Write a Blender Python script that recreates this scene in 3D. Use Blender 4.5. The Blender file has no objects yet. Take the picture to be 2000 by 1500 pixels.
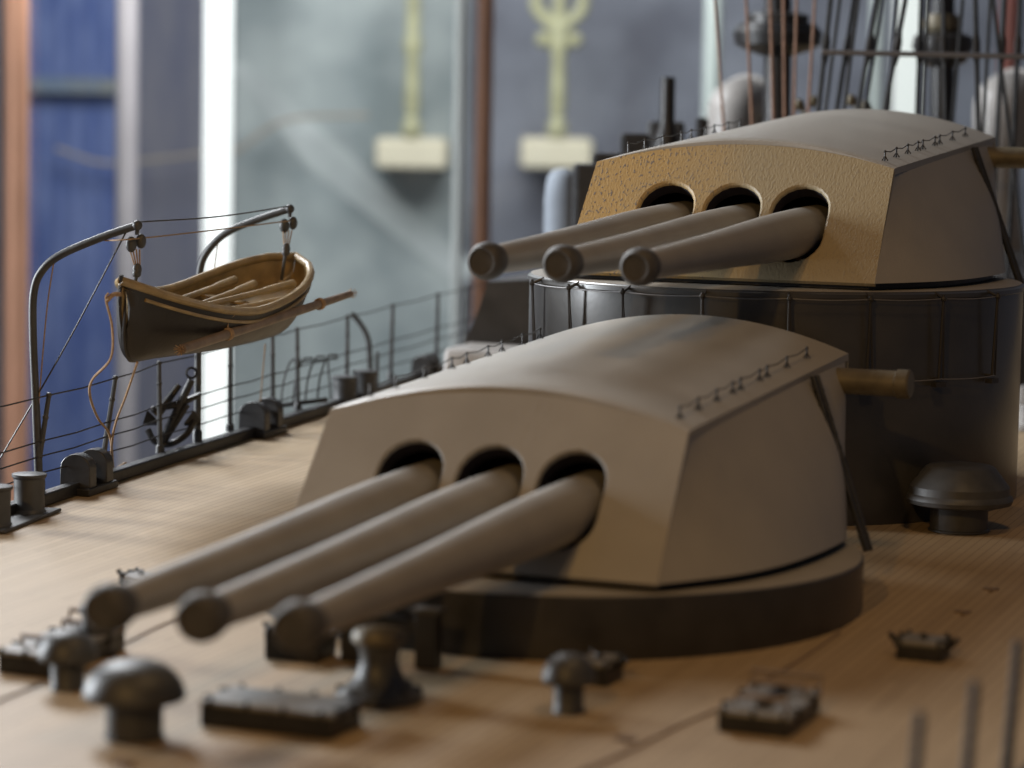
import bpy, math, random
from math import sin, cos, pi, radians
from mathutils import Vector, Matrix
from mathutils.geometry import delaunay_2d_cdt

# ------------------------------------------------------------------ camera, world, lights
S = bpy.context.scene
FPX, CAMH, PITCH, ROLL = 5661.2, 1.567, 0.0925, 0.0179
cam_data = bpy.data.cameras.new('camera')
cam = bpy.data.objects.new('camera', cam_data)
S.collection.objects.link(cam)
cam.matrix_world = Matrix.Translation((0, 0, CAMH)) @ Matrix.Rotation(pi/2-PITCH, 4, 'X') @ Matrix.Rotation(ROLL, 4, 'Z')
cam_data.sensor_width = 36
cam_data.lens = FPX/2000*36
cam_data.clip_start = .05
cam_data.clip_end = 300
cam_data.dof.use_dof = True
cam_data.dof.focus_distance = 11.2
cam_data.dof.aperture_fstop = 1.05
S.camera = cam

W = bpy.data.worlds.new('World')
S.world = W
W.use_nodes = True
W.node_tree.nodes['Background'].inputs[0].default_value = (.75, .80, 1.0, 1)
W.node_tree.nodes['Background'].inputs[1].default_value = .06

S.view_settings.view_transform = 'Standard'
S.view_settings.look = 'None'
S.view_settings.gamma = 1
S.view_settings.exposure = 0
S.view_settings.use_curve_mapping = False

def lamp(name, loc, target, size, power, color, sy=None, spread=None, spot=None):
    if spot:
        l = bpy.data.lights.new(name, 'SPOT')
        l.spot_size = spot; l.spot_blend = .6; l.shadow_soft_size = size
    else:
        l = bpy.data.lights.new(name, 'AREA')
        l.shape = 'RECTANGLE'; l.size = size; l.size_y = sy or size
        if spread: l.spread = spread
    l.energy = power; l.color = color
    o = bpy.data.objects.new(name, l)
    S.collection.objects.link(o)
    o.location = loc
    o.rotation_euler = (Vector(target)-Vector(loc)).to_track_quat('-Z', 'Y').to_euler()
    return o

# daylight from a window on the left, low and a little behind the model
lamp('window_light', (-9.5, 13.0, 2.1), (.3, 10, .5), 1.3, 1450, (.90, .95, 1.0), sy=4.2)
lamp('window_sky_light', (-4.5, 17.5, 6.8), (.4, 10.8, .4), 3.2, 1020, (.94, .97, 1.0))
# warm gallery lamp in front of the bows, high up along the line of the guns
lamp('gallery_lamp', (-3.5, -1.7, 6.0), (.5, 10.2, .3), .14, 1050, (1.0, .58, .18), spot=radians(28))
# unseen warm fill added above the starboard bow to brighten the deck
lamp('warm_fill_light', (1.6, 6.6, 6.8), (1.5, 8.2, 0), 1.0, 75, (1.0, .64, .30))
# unseen fill light added to brighten the far wall
lamp('wall_fill_light', (-1.5, 23.5, 5.2), (-1.5, 31, -1.2), 7.0, 900, (.92, .95, 1.0), sy=4)

# ------------------------------------------------------------------ photo geometry helpers
AY, TILT = 9.4372, 0.0336
def dz(y): return TILT*(y-AY)
def ray(px, py):
    dx, dy = px-1000, py-750
    x = dx*cos(ROLL)+dy*sin(ROLL); y = -dx*sin(ROLL)+dy*cos(ROLL)
    X = x/FPX; v = -y/FPX
    return Vector((X, cos(PITCH)+v*sin(PITCH), -sin(PITCH)+v*cos(PITCH)))
def dk(px, py, off=0):
    r = ray(px, py)
    t = (CAMH+TILT*AY-off)/(TILT*r.y-r.z)
    return Vector((0, 0, CAMH))+r*t
def atY(px, py, Y):
    r = ray(px, py)
    return Vector((0, 0, CAMH))+r*(Y/r.y)

AX = math.atan2(.9035, 2.375)           # heading of the ship's axis
ADIR = Vector((sin(AX), cos(AX), TILT*cos(AX)))      # going aft
BDIR = Vector((cos(AX), -sin(AX), -TILT*sin(AX)))    # athwartships, towards starboard

# ------------------------------------------------------------------ materials
def mat(name, color, rough=.5, metal=0, spec=.5, var=0, vscale=6, bump=0, bscale=60, emit=None, color2=None, coat=0):
    m = bpy.data.materials.new(name); m.use_nodes = True
    nt = m.node_tree; b = nt.nodes['Principled BSDF']
    b.inputs['Base Color'].default_value = (*color, 1)
    b.inputs['Roughness'].default_value = rough
    b.inputs['Metallic'].default_value = metal
    b.inputs['Specular IOR Level'].default_value = spec
    b.inputs['Coat Weight'].default_value = coat; b.inputs['Coat Roughness'].default_value = .22
    tc = nt.nodes.new('ShaderNodeTexCoord')
    if var or color2:
        n = nt.nodes.new('ShaderNodeTexNoise'); n.inputs['Scale'].default_value = vscale
        n.inputs['Detail'].default_value = 6
        nt.links.new(tc.outputs['Object'], n.inputs['Vector'])
        r = nt.nodes.new('ShaderNodeValToRGB')
        c2 = color2 or tuple(min(1, c*(1+var)) for c in color)
        c1 = color if color2 else tuple(c*(1-var) for c in color)
        r.color_ramp.elements[0].position = .3; r.color_ramp.elements[1].position = .7
        r.color_ramp.elements[0].color = (*c1, 1); r.color_ramp.elements[1].color = (*c2, 1)
        nt.links.new(n.outputs['Fac'], r.inputs['Fac'])
        nt.links.new(r.outputs['Color'], b.inputs['Base Color'])
        rr = nt.nodes.new('ShaderNodeMapRange')
        rr.inputs['To Min'].default_value = max(0, rough-.08); rr.inputs['To Max'].default_value = min(1, rough+.1)
        nt.links.new(n.outputs['Fac'], rr.inputs['Value']); nt.links.new(rr.outputs['Result'], b.inputs['Roughness'])
    if bump:
        n = nt.nodes.new('ShaderNodeTexNoise'); n.inputs['Scale'].default_value = bscale
        n.inputs['Detail'].default_value = 3
        nt.links.new(tc.outputs['Object'], n.inputs['Vector'])
        bp = nt.nodes.new('ShaderNodeBump'); bp.inputs['Strength'].default_value = bump
        bp.inputs['Distance'].default_value = .004
        nt.links.new(n.outputs['Fac'], bp.inputs['Height']); nt.links.new(bp.outputs['Normal'], b.inputs['Normal'])
    if emit:
        b.inputs['Emission Color'].default_value = (*emit[0], 1); b.inputs['Emission Strength'].default_value = emit[1]
    return m

M = {}
M['grey'] = mat('light_grey_paint', (.35, .325, .285), .42, var=.05, vscale=5, bump=.25, bscale=90)
M['gun'] = mat('gun_grey_paint', (.285, .265, .235), .44, var=.08, vscale=7, bump=.15, bscale=70)
M['muzzle'] = mat('muzzle_dark_paint', (.07, .065, .06), .6, var=.2, vscale=20, bump=.2)
M['dark'] = mat('dark_grey_paint', (.038, .036, .035), .34, var=.25, vscale=8, bump=.2, bscale=50)
M['vent'] = mat('glossy_dark_paint', (.058, .058, .058), .46, var=.25, vscale=12, bump=.15, bscale=40)
M['hatch'] = mat('hatch_top_paint', (.20, .19, .175), .45, var=.2, vscale=20, bump=.2)
M['barbette'] = mat('barbette_paint', (.055, .053, .05), .32, var=.2, vscale=4, bump=.1, bscale=45, coat=.5)
M['black'] = mat('black_fitting', (.018, .017, .017), .4, var=.3, vscale=20, bump=.2)
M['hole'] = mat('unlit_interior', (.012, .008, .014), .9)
M['wire'] = mat('dark_wire', (.035, .032, .03), .45)
M['steel'] = mat('pale_wire', (.18, .18, .19), .35)
M['brass'] = mat('aged_brass', (.13, .108, .068), .45, metal=.1, var=.3, vscale=12)
M['seam'] = mat('brown_thread', (.22, .15, .10), .7, var=.2)
M['cord'] = mat('faded_cord', (.36, .30, .24), .7, var=.1)
M['halyard'] = mat('brown_halyard', (.26, .15, .10), .7, var=.2, vscale=30)
M['rope'] = mat('tan_rope', (.36, .24, .14), .85, var=.25, vscale=90)
M['plinth'] = mat('cream_plinth', (.76, .67, .50), .7, var=.08, vscale=2)
M['gold'] = mat('pale_gilt', (.48, .45, .27), .5, metal=0, var=.25, vscale=4)
M['copper'] = mat('copper_frame', (.80, .42, .26), .4, metal=.3, var=.12, vscale=1.2)
M['mauve'] = mat('dull_metal_frame', (.48, .42, .43), .5, var=.1, vscale=1)
M['brown'] = mat('brown_wood_frame', (.17, .075, .035), .5, var=.2, vscale=1)
M['pale'] = mat('pale_glass_edge', (.50, .53, .50), .3, var=.1, vscale=1)
M['white'] = mat('white_post', (.8, .82, .78), .4, var=.04, vscale=1)
M['winlit'] = mat('bright_window', (.8, .8, .8), .5, emit=((1.0, 1.0, .97), .95))
M['reflect_glow'] = mat('reflected_window_glow', (.7, .72, .7), .5, emit=((1.0, .99, .93), .42))  # emission stands in for reflected window light
M['red'] = mat('rust_red_frame', (.16, .035, .02), .5, var=.2, vscale=1)
M['boatin'] = mat('varnished_wood', (.32, .22, .095), .4, var=.25, vscale=14, bump=.3, bscale=40, coat=.15)
M['boathull'] = mat('boat_hull_paint', (.022, .018, .015), .42, var=.12, vscale=10, bump=.25, bscale=50)
M['boatwhite'] = M['boathull']
M['oar'] = mat('oar_wood', (.20, .145, .105), .5, var=.25, vscale=20)
M['cowl'] = mat('cowl_paint', (.33, .31, .29), .38, var=.1, vscale=5)

def face_worn():
    m = mat('worn_face_paint', (.36, .335, .30), .5)
    nt = m.node_tree; b = nt.nodes['Principled BSDF']; N = nt.nodes.new; L = nt.links.new
    tc = N('ShaderNodeTexCoord')
    # ochre undercoat showing on the port side of the face
    sx = N('ShaderNodeSeparateXYZ'); L(tc.outputs['Object'], sx.inputs[0])
    big = N('ShaderNodeTexNoise'); big.inputs['Scale'].default_value = 3.0; L(tc.outputs['Object'], big.inputs['Vector'])
    mr = N('ShaderNodeMapRange'); mr.inputs['From Min'].default_value = .10; mr.inputs['From Max'].default_value = -.38
    ad = N('ShaderNodeMath'); ad.operation = 'MULTIPLY_ADD'; ad.inputs[1].default_value = .5; ad.inputs[2].default_value = -.25
    L(big.outputs['Fac'], ad.inputs[0])
    a2 = N('ShaderNodeMath'); a2.operation = 'ADD'; L(sx.outputs['X'], a2.inputs[0]); L(ad.outputs[0], a2.inputs[1])
    L(a2.outputs[0], mr.inputs['Value'])
    mx = N('ShaderNodeMix'); mx.data_type = 'RGBA'
    mx.inputs[6].default_value = (.35, .28, .165, 1); mx.inputs[7].default_value = (.46, .30, .11, 1)
    L(mr.outputs['Result'], mx.inputs[0])
    # flecks of blue grey paint, slanted
    mp = N('ShaderNodeMapping'); mp.inputs['Rotation'].default_value = (0, radians(-40), 0); mp.inputs['Scale'].default_value = (120, 80, 55)
    L(tc.outputs['Object'], mp.inputs['Vector'])
    sp = N('ShaderNodeTexNoise'); sp.inputs['Scale'].default_value = 1; sp.inputs['Detail'].default_value = 2; L(mp.outputs[0], sp.inputs['Vector'])
    th = N('ShaderNodeMapRange'); th.inputs['From Min'].default_value = .58; th.inputs['From Max'].default_value = .64
    L(sp.outputs['Fac'], th.inputs['Value'])
    ml = N('ShaderNodeMath'); ml.operation = 'MULTIPLY'; L(th.outputs[0], ml.inputs[0])
    mr2 = N('ShaderNodeMapRange'); mr2.inputs['From Min'].default_value = 0; mr2.inputs['From Max'].default_value = 1
    mr2.inputs['To Min'].default_value = .18; mr2.inputs['To Max'].default_value = .85
    L(mr.outputs['Result'], mr2.inputs['Value']); L(mr2.outputs[0], ml.inputs[1])
    m2 = N('ShaderNodeMix'); m2.data_type = 'RGBA'; m2.inputs[7].default_value = (.12, .12, .13, 1)
    L(mx.outputs[2], m2.inputs[6]); L(ml.outputs[0], m2.inputs[0]); L(m2.outputs[2], b.inputs['Base Color'])
    bp = N('ShaderNodeBump'); bp.inputs['Strength'].default_value = .55; bp.inputs['Distance'].default_value = .0028
    L(sp.outputs['Fac'], bp.inputs['Height']); L(bp.outputs['Normal'], b.inputs['Normal'])
    return m
M['worn'] = face_worn()

def deck_mat():
    m = mat('deck_planks', (.4, .3, .2), .55); nt = m.node_tree; b = nt.nodes['Principled BSDF']; N = nt.nodes.new; L = nt.links.new
    tc = N('ShaderNodeTexCoord')
    mp = N('ShaderNodeMapping'); mp.inputs['Rotation'].default_value = (0, 0, AX); L(tc.outputs['Object'], mp.inputs['Vector'])
    br = N('ShaderNodeTexBrick'); br.offset = .37
    mp2 = N('ShaderNodeMapping'); mp2.inputs['Rotation'].default_value = (0, 0, radians(90)); L(mp.outputs[0], mp2.inputs['Vector'])
    L(mp2.outputs[0], br.inputs['Vector'])
    br.inputs['Scale'].default_value = 1; br.inputs['Brick Width'].default_value = 1.1; br.inputs['Row Height'].default_value = .034
    br.inputs['Mortar Size'].default_value = .0016; br.inputs['Mortar Smooth'].default_value = .3; br.inputs['Bias'].default_value = 0
    br.inputs['Color1'].default_value = (.43, .312, .182, 1); br.inputs['Color2'].default_value = (.375, .268, .152, 1)
    br.inputs['Mortar'].default_value = (.20, .135, .08, 1)
    st = N('ShaderNodeMapping'); st.inputs['Scale'].default_value = (14, 1.3, 1); L(mp.outputs[0], st.inputs['Vector'])
    n = N('ShaderNodeTexNoise'); n.inputs['Scale'].default_value = 2.2; n.inputs['Detail'].default_value = 7; L(st.outputs[0], n.inputs['Vector'])
    mr = N('ShaderNodeMapRange'); mr.inputs['To Min'].default_value = .88; mr.inputs['To Max'].default_value = 1.10; L(n.outputs['Fac'], mr.inputs['Value'])
    n2 = N('ShaderNodeTexNoise'); n2.inputs['Scale'].default_value = 1.3; n2.inputs['Detail'].default_value = 4; L(tc.outputs['Object'], n2.inputs['Vector'])
    mr2 = N('ShaderNodeMapRange'); mr2.inputs['To Min'].default_value = .86; mr2.inputs['To Max'].default_value = 1.12; L(n2.outputs['Fac'], mr2.inputs['Value'])
    mu = N('ShaderNodeMath'); mu.operation = 'MULTIPLY'; L(mr.outputs[0], mu.inputs[0]); L(mr2.outputs[0], mu.inputs[1])
    vm = N('ShaderNodeVectorMath'); vm.operation = 'SCALE'; L(br.outputs['Color'], vm.inputs[0]); L(mu.outputs[0], vm.inputs['Scale'])
    L(vm.outputs[0], b.inputs['Base Color'])
    bp = N('ShaderNodeBump'); bp.inputs['Strength'].default_value = .35; bp.inputs['Distance'].default_value = .002
    L(n.outputs['Fac'], bp.inputs['Height']); L(bp.outputs['Normal'], b.inputs['Normal'])
    return m
M['deck'] = deck_mat()

def mottled(name, c1, c2, scale, rough=.8, stretch=(1, 1, 1), detail=3):
    m = mat(name, c1, rough); nt = m.node_tree; b = nt.nodes['Principled BSDF']; N = nt.nodes.new; L = nt.links.new
    tc = N('ShaderNodeTexCoord'); mp = N('ShaderNodeMapping'); mp.inputs['Scale'].default_value = stretch
    L(tc.outputs['Object'], mp.inputs['Vector'])
    n = N('ShaderNodeTexNoise'); n.inputs['Scale'].default_value = scale; n.inputs['Detail'].default_value = detail
    L(mp.outputs[0], n.inputs['Vector'])
    r = N('ShaderNodeValToRGB'); r.color_ramp.elements[0].position = .35; r.color_ramp.elements[1].position = .65
    r.color_ramp.elements[0].color = (*c1, 1); r.color_ramp.elements[1].color = (*c2, 1)
    L(n.outputs['Fac'], r.inputs['Fac']); L(r.outputs['Color'], b.inputs['Base Color'])
    return m
M['wall'] = mottled('grey_wall', (.17, .17, .205), (.29, .295, .34), 1.1, detail=4)
M['blue'] = mottled('blue_banner', (.065, .10, .27), (.14, .18, .36), 1.6, stretch=(2, 1, .8), detail=5)
M['charcoal'] = mottled('charcoal_panel', (.13, .13, .18), (.19, .18, .21), 1.5, stretch=(2, 1, .5))
M['silver'] = mottled('silver_green_panel', (.23, .26, .265), (.44, .465, .455), .9, stretch=(1, 1, 1))

def glass_mat():
    m = bpy.data.materials.new('case_glass'); m.use_nodes = True; nt = m.node_tree
    nt.nodes.remove(nt.nodes['Principled BSDF']); out = nt.nodes['Material Output']
    t = nt.nodes.new('ShaderNodeBsdfTransparent'); t.inputs[0].default_value = (.96, .98, .97, 1)
    g = nt.nodes.new('ShaderNodeBsdfGlossy'); g.inputs['Roughness'].default_value = .08
    x = nt.nodes.new('ShaderNodeMixShader'); x.inputs[0].default_value = .07
    nt.links.new(t.outputs[0], x.inputs[1]); nt.links.new(g.outputs[0], x.inputs[2]); nt.links.new(x.outputs[0], out.inputs[0])
    return m
M['glass'] = glass_mat()

# ------------------------------------------------------------------ mesh helpers
ORG = {}
def tag(o, label=None, cat=None, group=None, kind=None):
    if label: o['label'] = label
    if cat: o['category'] = cat
    if group: o['group'] = group
    if kind: o['kind'] = kind
    return o
def empty(name, loc, label, cat, group=None, rz=0, local=False):
    o = bpy.data.objects.new(name, None); S.collection.objects.link(o)
    o.location = loc; o.rotation_euler = (0, 0, rz); o.empty_display_size = .05
    ORG[o.name] = Vector((0, 0, 0)) if local else Vector(loc)
    return tag(o, label, cat, group)

def frame(d):
    d = d.normalized(); up = Vector((0, 0, 1)) if abs(d.z) < .95 else Vector((1, 0, 0))
    a = d.cross(up).normalized(); return a, a.cross(d).normalized()

class MB:
    def __init__(s): s.v = []; s.f = []
    def add(s, vs, fs):
        k = len(s.v); s.v += [Vector(v) for v in vs]; s.f += [tuple(i+k for i in f) for f in fs]; return s
    def box(s, c, size, ax=None, ay=None, taper=0):
        c = Vector(c); ax = Vector(ax or (1, 0, 0)); ay = Vector(ay or (0, 1, 0)); az = ax.cross(ay)
        hx, hy, h = size[0]/2, size[1]/2, size[2]
        vs = []
        for z, k in ((0, 1), (h, 1-taper)):
            for sx, sy in ((-1, -1), (1, -1), (1, 1), (-1, 1)): vs.append(c+ax*sx*hx*k+ay*sy*hy*k+az*z)
        return s.add(vs, [(3, 2, 1, 0), (4, 5, 6, 7), (0, 1, 5, 4), (1, 2, 6, 5), (2, 3, 7, 6), (3, 0, 4, 7)])
    def tube(s, pts, r, n=10, closed=False):
        pts = [Vector(p) for p in pts]; rs = r if isinstance(r, (list, tuple)) else [r]*len(pts)
        vs = []; fs = []; prev = None
        for i, p in enumerate(pts):
            if closed: d = pts[(i+1) % len(pts)]-pts[i-1]
            else: d = pts[min(i+1, len(pts)-1)]-pts[max(i-1, 0)]
            d.normalize()
            if prev is None: a, b = frame(d)
            else:
                a = (prev-d*prev.dot(d)).normalized(); b = a.cross(d).normalized()
            prev = a
            for j in range(n):
                t = 2*pi*j/n; vs.append(p+(a*cos(t)+b*sin(t))*rs[i])
        m = len(pts)
        for i in range(m if closed else m-1):
            for j in range(n):
                q = (i+1) % m
                fs.append((i*n+j, i*n+(j+1) % n, q*n+(j+1) % n, q*n+j))
        if not closed: fs += [tuple(range(n))[::-1], tuple((m-1)*n+j for j in range(n))]
        return s.add(vs, fs)
    def lathe(s, c, prof, n=40, axis=None):
        c = Vector(c); d = Vector(axis or (0, 0, 1)).normalized(); a, b = frame(d) if axis else (Vector((1, 0, 0)), Vector((0, 1, 0)))
        vs = []; fs = []
        for r, h in prof:
            for j in range(n):
                t = 2*pi*j/n; vs.append(c+(a*cos(t)+b*sin(t))*max(r, 1e-5)+d*h)
        for i in range(len(prof)-1):
            for j in range(n): fs.append((i*n+j, i*n+(j+1) % n, (i+1)*n+(j+1) % n, (i+1)*n+j))
        fs += [tuple(range(n))[::-1], tuple((len(prof)-1)*n+j for j in range(n))]
        return s.add(vs, fs)
    def ball(s, c, r, n=14, sc=(1, 1, 1)):
        c = Vector(c); vs = []; fs = []; m = n//2
        for i in range(m+1):
            for j in range(n):
                p = pi*i/m; t = 2*pi*j/n
                vs.append(c+Vector((sin(p)*cos(t)*r*sc[0], sin(p)*sin(t)*r*sc[1], cos(p)*r*sc[2])))
        for i in range(m):
            for j in range(n): fs.append((i*n+j, (i+1)*n+j, (i+1)*n+(j+1) % n, i*n+(j+1) % n))
        return s.add(vs, fs)
    def build(s, name, material, parent=None, smooth=35, bevel=0, origin=None):
        me = bpy.data.meshes.new(name)
        org = ORG[parent.name] if parent else None
        if not parent:
            xs = [v.x for v in s.v]; ys = [v.y for v in s.v]; zs = [v.z for v in s.v]
            org = Vector(origin) if origin else Vector(((min(xs)+max(xs))/2, (min(ys)+max(ys))/2, min(zs)))
        me.from_pydata([tuple(v-org) for v in s.v], [], s.f)
        me.validate(); me.update()
        me.materials.append(material)
        import bmesh
        bm = bmesh.new(); bm.from_mesh(me); bmesh.ops.remove_doubles(bm, verts=bm.verts, dist=1e-5)
        bmesh.ops.recalc_face_normals(bm, faces=bm.faces)
        for f in bm.faces: f.smooth = bool(smooth)
        if smooth:
            for e in bm.edges:
                if len(e.link_faces) == 2 and e.calc_face_angle(0) > radians(smooth): e.smooth = False
        bm.to_mesh(me); bm.free()
        o = bpy.data.objects.new(name, me); S.collection.objects.link(o)
        if parent: o.parent = parent; ORG[o.name] = org.copy()
        else: o.location = org; ORG[o.name] = org
        if bevel:
            md = o.modifiers.new('bevel', 'BEVEL'); md.width = bevel; md.segments = 2; md.limit_method = 'ANGLE'
        return o

def arc(c, a, b, r, t0, t1, n=10):
    return [Vector(c)+Vector(a)*r*cos(t0+(t1-t0)*i/n)+Vector(b)*r*sin(t0+(t1-t0)*i/n) for i in range(n+1)]
def bez(pts, n=16):
    # Catmull-Rom through points
    P = [Vector(p) for p in pts]; P = [P[0]*2-P[1]]+P+[P[-1]*2-P[-2]]; out = []
    for i in range(1, len(P)-2):
        for k in range(n):
            t = k/n; a, b, c, d = P[i-1], P[i], P[i+1], P[i+2]
            out.append(.5*((2*b)+(c-a)*t+(2*a-5*b+4*c-d)*t*t+(3*b-a-3*c+d)*t**3))
    out.append(P[-2]); return out

# ------------------------------------------------------------------ the setting: wall, case, deck
WY = 31.0
w = MB(); w.box((0, WY+.15, -6), (34, .3, 14)); tag(w.build('wall', M['wall'], smooth=0), kind='structure')
w = MB(); w.box((0, 20, -6.2), (34, 26, .15)); tag(w.build('floor', M['charcoal'], smooth=0), kind='structure')

def panel(name, x0, x1, Y, m, label, cat, y0=-900, y1=1700, th=.1, curve=0, group=None):
    a = atY(x0, 400, Y); b = atY(x1, 400, Y); top = atY(x0, y0, Y).z; bot = atY(x0, y1, Y).z
    mb = MB(); n = 40 if curve else 1
    for i in range(n):
        xa = a.x+(b.x-a.x)*i/n; xb = a.x+(b.x-a.x)*(i+1)/n
        ya = Y+curve*sin(i*1.1)*.5; yb = Y+curve*sin((i+1)*1.1)*.5
        mb.add([(xa, ya, bot), (xb, yb, bot), (xb, yb, top), (xa, ya, top), (xa, ya+th, bot), (xb, yb+th, bot), (xb, yb+th, top), (xa, ya+th, top)],
               [(0, 1, 2, 3), (7, 6, 5, 4), (0, 4, 5, 1), (3, 2, 6, 7)]+([(0, 3, 7, 4)] if i == 0 else [])+([(1, 5, 6, 2)] if i == n-1 else []))
    o = mb.build(name, m, smooth=60 if curve else 0)
    return tag(o, label, cat, group)
panel('blue_banner', 30, 238, 30.2, M['blue'], 'deep blue cloth banner hanging behind the copper post at the far left', 'banner', curve=.025)
panel('display_panel', 262, 402, 30.4, M['charcoal'], 'dark charcoal display panel between the dull grey post and the bright window', 'panel')
panel('display_panel', 455, 905, 30.5, M['silver'], 'silver green mottled display panel between the bright window and the brown post', 'panel')
panel('window', 398, 449, 29.0, M['winlit'], 'tall narrow bright white window behind the hanging boat', 'window')
def bar(name, x0, x1, Y, m, label, cat, th=.1):
    a = atY(x0, 400, Y); b = atY(x1, 400, Y); r = (b.x-a.x)/2; cx = (a.x+b.x)/2; mb = MB()
    mb.tube([(cx, Y, atY(x0, 1700, Y).z), (cx, Y, atY(x0, -900, Y).z)], r, 28)
    return tag(mb.build(name, m), label, cat)
bar('case_post', 6, 56, 23, M['copper'], 'copper coloured post of the glass case at the left edge', 'post', th=.15)
bar('case_post', 226, 268, 25, M['mauve'], 'dull mauve grey post just right of the blue banner', 'post', th=.12)
bar('case_post', 884, 903, 22, M['pale'], 'thin pale glass edge strip beside the brown wooden post', 'post', th=.1)
bar('case_post', 926, 958, 22, M['brown'], 'brown wooden post of the glass case behind the upper gun muzzles', 'post', th=.12)
bar('case_post', 1368, 1402, 26, M['pale'], 'pale green grey post between the gilt stands and the dark mast', 'post', th=.12)
panel('window', 1738, 1790, 27, M['reflect_glow'], 'broad bright glowing strip for reflected window light, behind the rigging wires', 'window', th=.12)  # glowing strip added for window light reflected here, no real opening
bar('case_post', 1690, 1716, 27, M['pale'], 'narrow pale strip just left of the broad strip of reflected window light', 'post', th=.1)
bar('case_post', 1942, 1980, 26, M['red'], 'rust red post behind the rigging at the right edge', 'post', th=.12)
mb = MB(); a = atY(-300, -800, 23.2); b = atY(920, 1700, 23.2)
mb.box((0.5*(a.x+b.x), 23.2, b.z), (b.x-a.x, .02, a.z-b.z)); tag(mb.build('glass_pane', M['glass'], smooth=0), 'clear glass pane of the case behind the boat and railing', 'glass pane')
mb = MB(); a = atY(962, -800, 23.2); b = atY(2300, 1200, 23.2)
mb.box((0.5*(a.x+b.x), 23.2, b.z), (b.x-a.x, .02, a.z-b.z)); tag(mb.build('glass_pane', M['glass'], smooth=0), 'clear glass pane of the case behind the masts and rigging', 'glass pane')

# diagonal reflection painted as a pale sheet, and slack brass chains behind the glass
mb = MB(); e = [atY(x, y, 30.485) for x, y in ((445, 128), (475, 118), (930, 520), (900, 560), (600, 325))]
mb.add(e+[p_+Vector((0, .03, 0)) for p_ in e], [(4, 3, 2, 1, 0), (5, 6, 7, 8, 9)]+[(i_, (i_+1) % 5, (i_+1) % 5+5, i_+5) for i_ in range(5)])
tag(mb.build('reflection_streak', mottled('pale_reflection', (.40, .42, .415), (.54, .56, .55), 1.3)), 'pale grey diagonal streak sloping down, a painted reflection on the glass', 'reflection_streak')
for pts, lab in ((((110, 290), (200, 318), (300, 312), (460, 290)), 'slack thin brass cord across the blue banner and dull post'),
                 (((455, 300), (560, 235), (720, 225)), 'thin brass cord rising towards the left gilt stand')):
    mb = MB(); mb.tube(bez([atY(x, y, 29.9) for x, y in pts]), .02, 8)
    tag(mb.build('hanging_wire', M['cord']), lab, 'cord')
mb = MB(); a = atY(62, 182, 30.0)
mb.box(((a+atY(240, 182, 30.0))/2), (.95, .05, .16)); tag(mb.build('banner_stripe', mottled('olive_stripe', (.13, .18, .27), (.22, .21, .17), 3), smooth=0), 'dark olive and gold cloth stripe pinned across the blue banner', 'stripe')

def stand(px, lab, fork, dy=0):
    Y = 29.6
    b0 = atY(px, 330+dy, Y)
    t = empty('gilt_stand', b0, lab, 'stand', 'gilt stands on cream wall brackets')
    sc = Y/FPX
    mb = MB(); mb.box(b0+Vector((0, .65, 0)), (140*sc, 1.45, 60*sc)); mb.build('bracket', M['plinth'], t, smooth=0, bevel=.05)
    top = b0.z+60*sc
    st = MB(); z = lambda k: top+k*sc
    st.lathe((b0.x, b0.y, top), [(16*sc, 0), (20*sc, 12*sc), (18*sc, 30*sc), (10*sc, 42*sc), (16*sc, 60*sc), (14*sc, 110*sc), (13*sc, 160*sc), (20*sc, 180*sc), (14*sc, 200*sc), (14*sc, 270*sc), (12*sc, 400*sc)], 16)
    st.build('stem', M['gold'], t)
    if fork:
        fk = MB()
        for sg in (-1, 1):
            p = Vector((b0.x, b0.y, z(205)))
            fk.tube(bez([p, p+Vector((sg*20*sc, 0, 20*sc)), p+Vector((sg*45*sc, 0, 50*sc)), p+Vector((sg*38*sc, 0, 110*sc))]), 13*sc, 10)
            fk.ball(p+Vector((sg*30*sc, 0, -15*sc)), 16*sc)
        fk.build('fork', M['gold'], t)
    return t
stand(795+8, 'pale gilt stand with a plain stem on its cream bracket, left one', False)
stand(1067+20, 'pale gilt stand with a forked top on its cream bracket, right one', True)

# ---- deck
def smoothpts(pts, n=10): return bez([(x, y, 0) for x, y in pts], n)
PORT = smoothpts([(-3.9, 3.5), (-3.05, 6.5), (-2.32, 9.3), (-1.80, 11.0), (-1.44, 12.1), (-1.10, 13.1), (-.87, 13.8), (-.45, 15.1), (.25, 17.0), (1.7, 20.5), (3.0, 23)])
def cl(y): return .16+.38*(y-AY)
STAR = smoothpts([(-.2, 3.5), (.95, 6.3), (2.1, 8.6), (3.35, 11.2), (4.45, 13.6), (5.6, 16.5), (7.2, 20.5), (8.2, 23)])
def port_at(y):
    for a, b in zip(PORT, PORT[1:]):
        if a.y <= y <= b.y: return a.x+(b.x-a.x)*(y-a.y)/(b.y-a.y)
    return PORT[-1].x
def edge_pt(px, lst=PORT, inset=0):
    # point of the deck edge whose picture column is px
    best = min(lst, key=lambda p: 0)
    bd = 1e9
    for a, b in zip(lst, lst[1:]):
        for k in range(10):
            p = a.lerp(b, k/10); x = 1000+FPX*p.x/p.y*1.0
            # roll correction
            yy = 225+FPX*(CAMH-dz(p.y))/p.y
            x = 1000+FPX*p.x/p.y*cos(ROLL)-(yy-750)*sin(ROLL)
            if abs(x-px) < bd: bd = abs(x-px); best = p
    d = Vector((best.x, best.y, dz(best.y)))
    return d+BDIR*inset
def port_dir(y): 
    v = Vector((port_at(y+.3)-port_at(y-.3), .6, .6*TILT)); return v.normalized()

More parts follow.
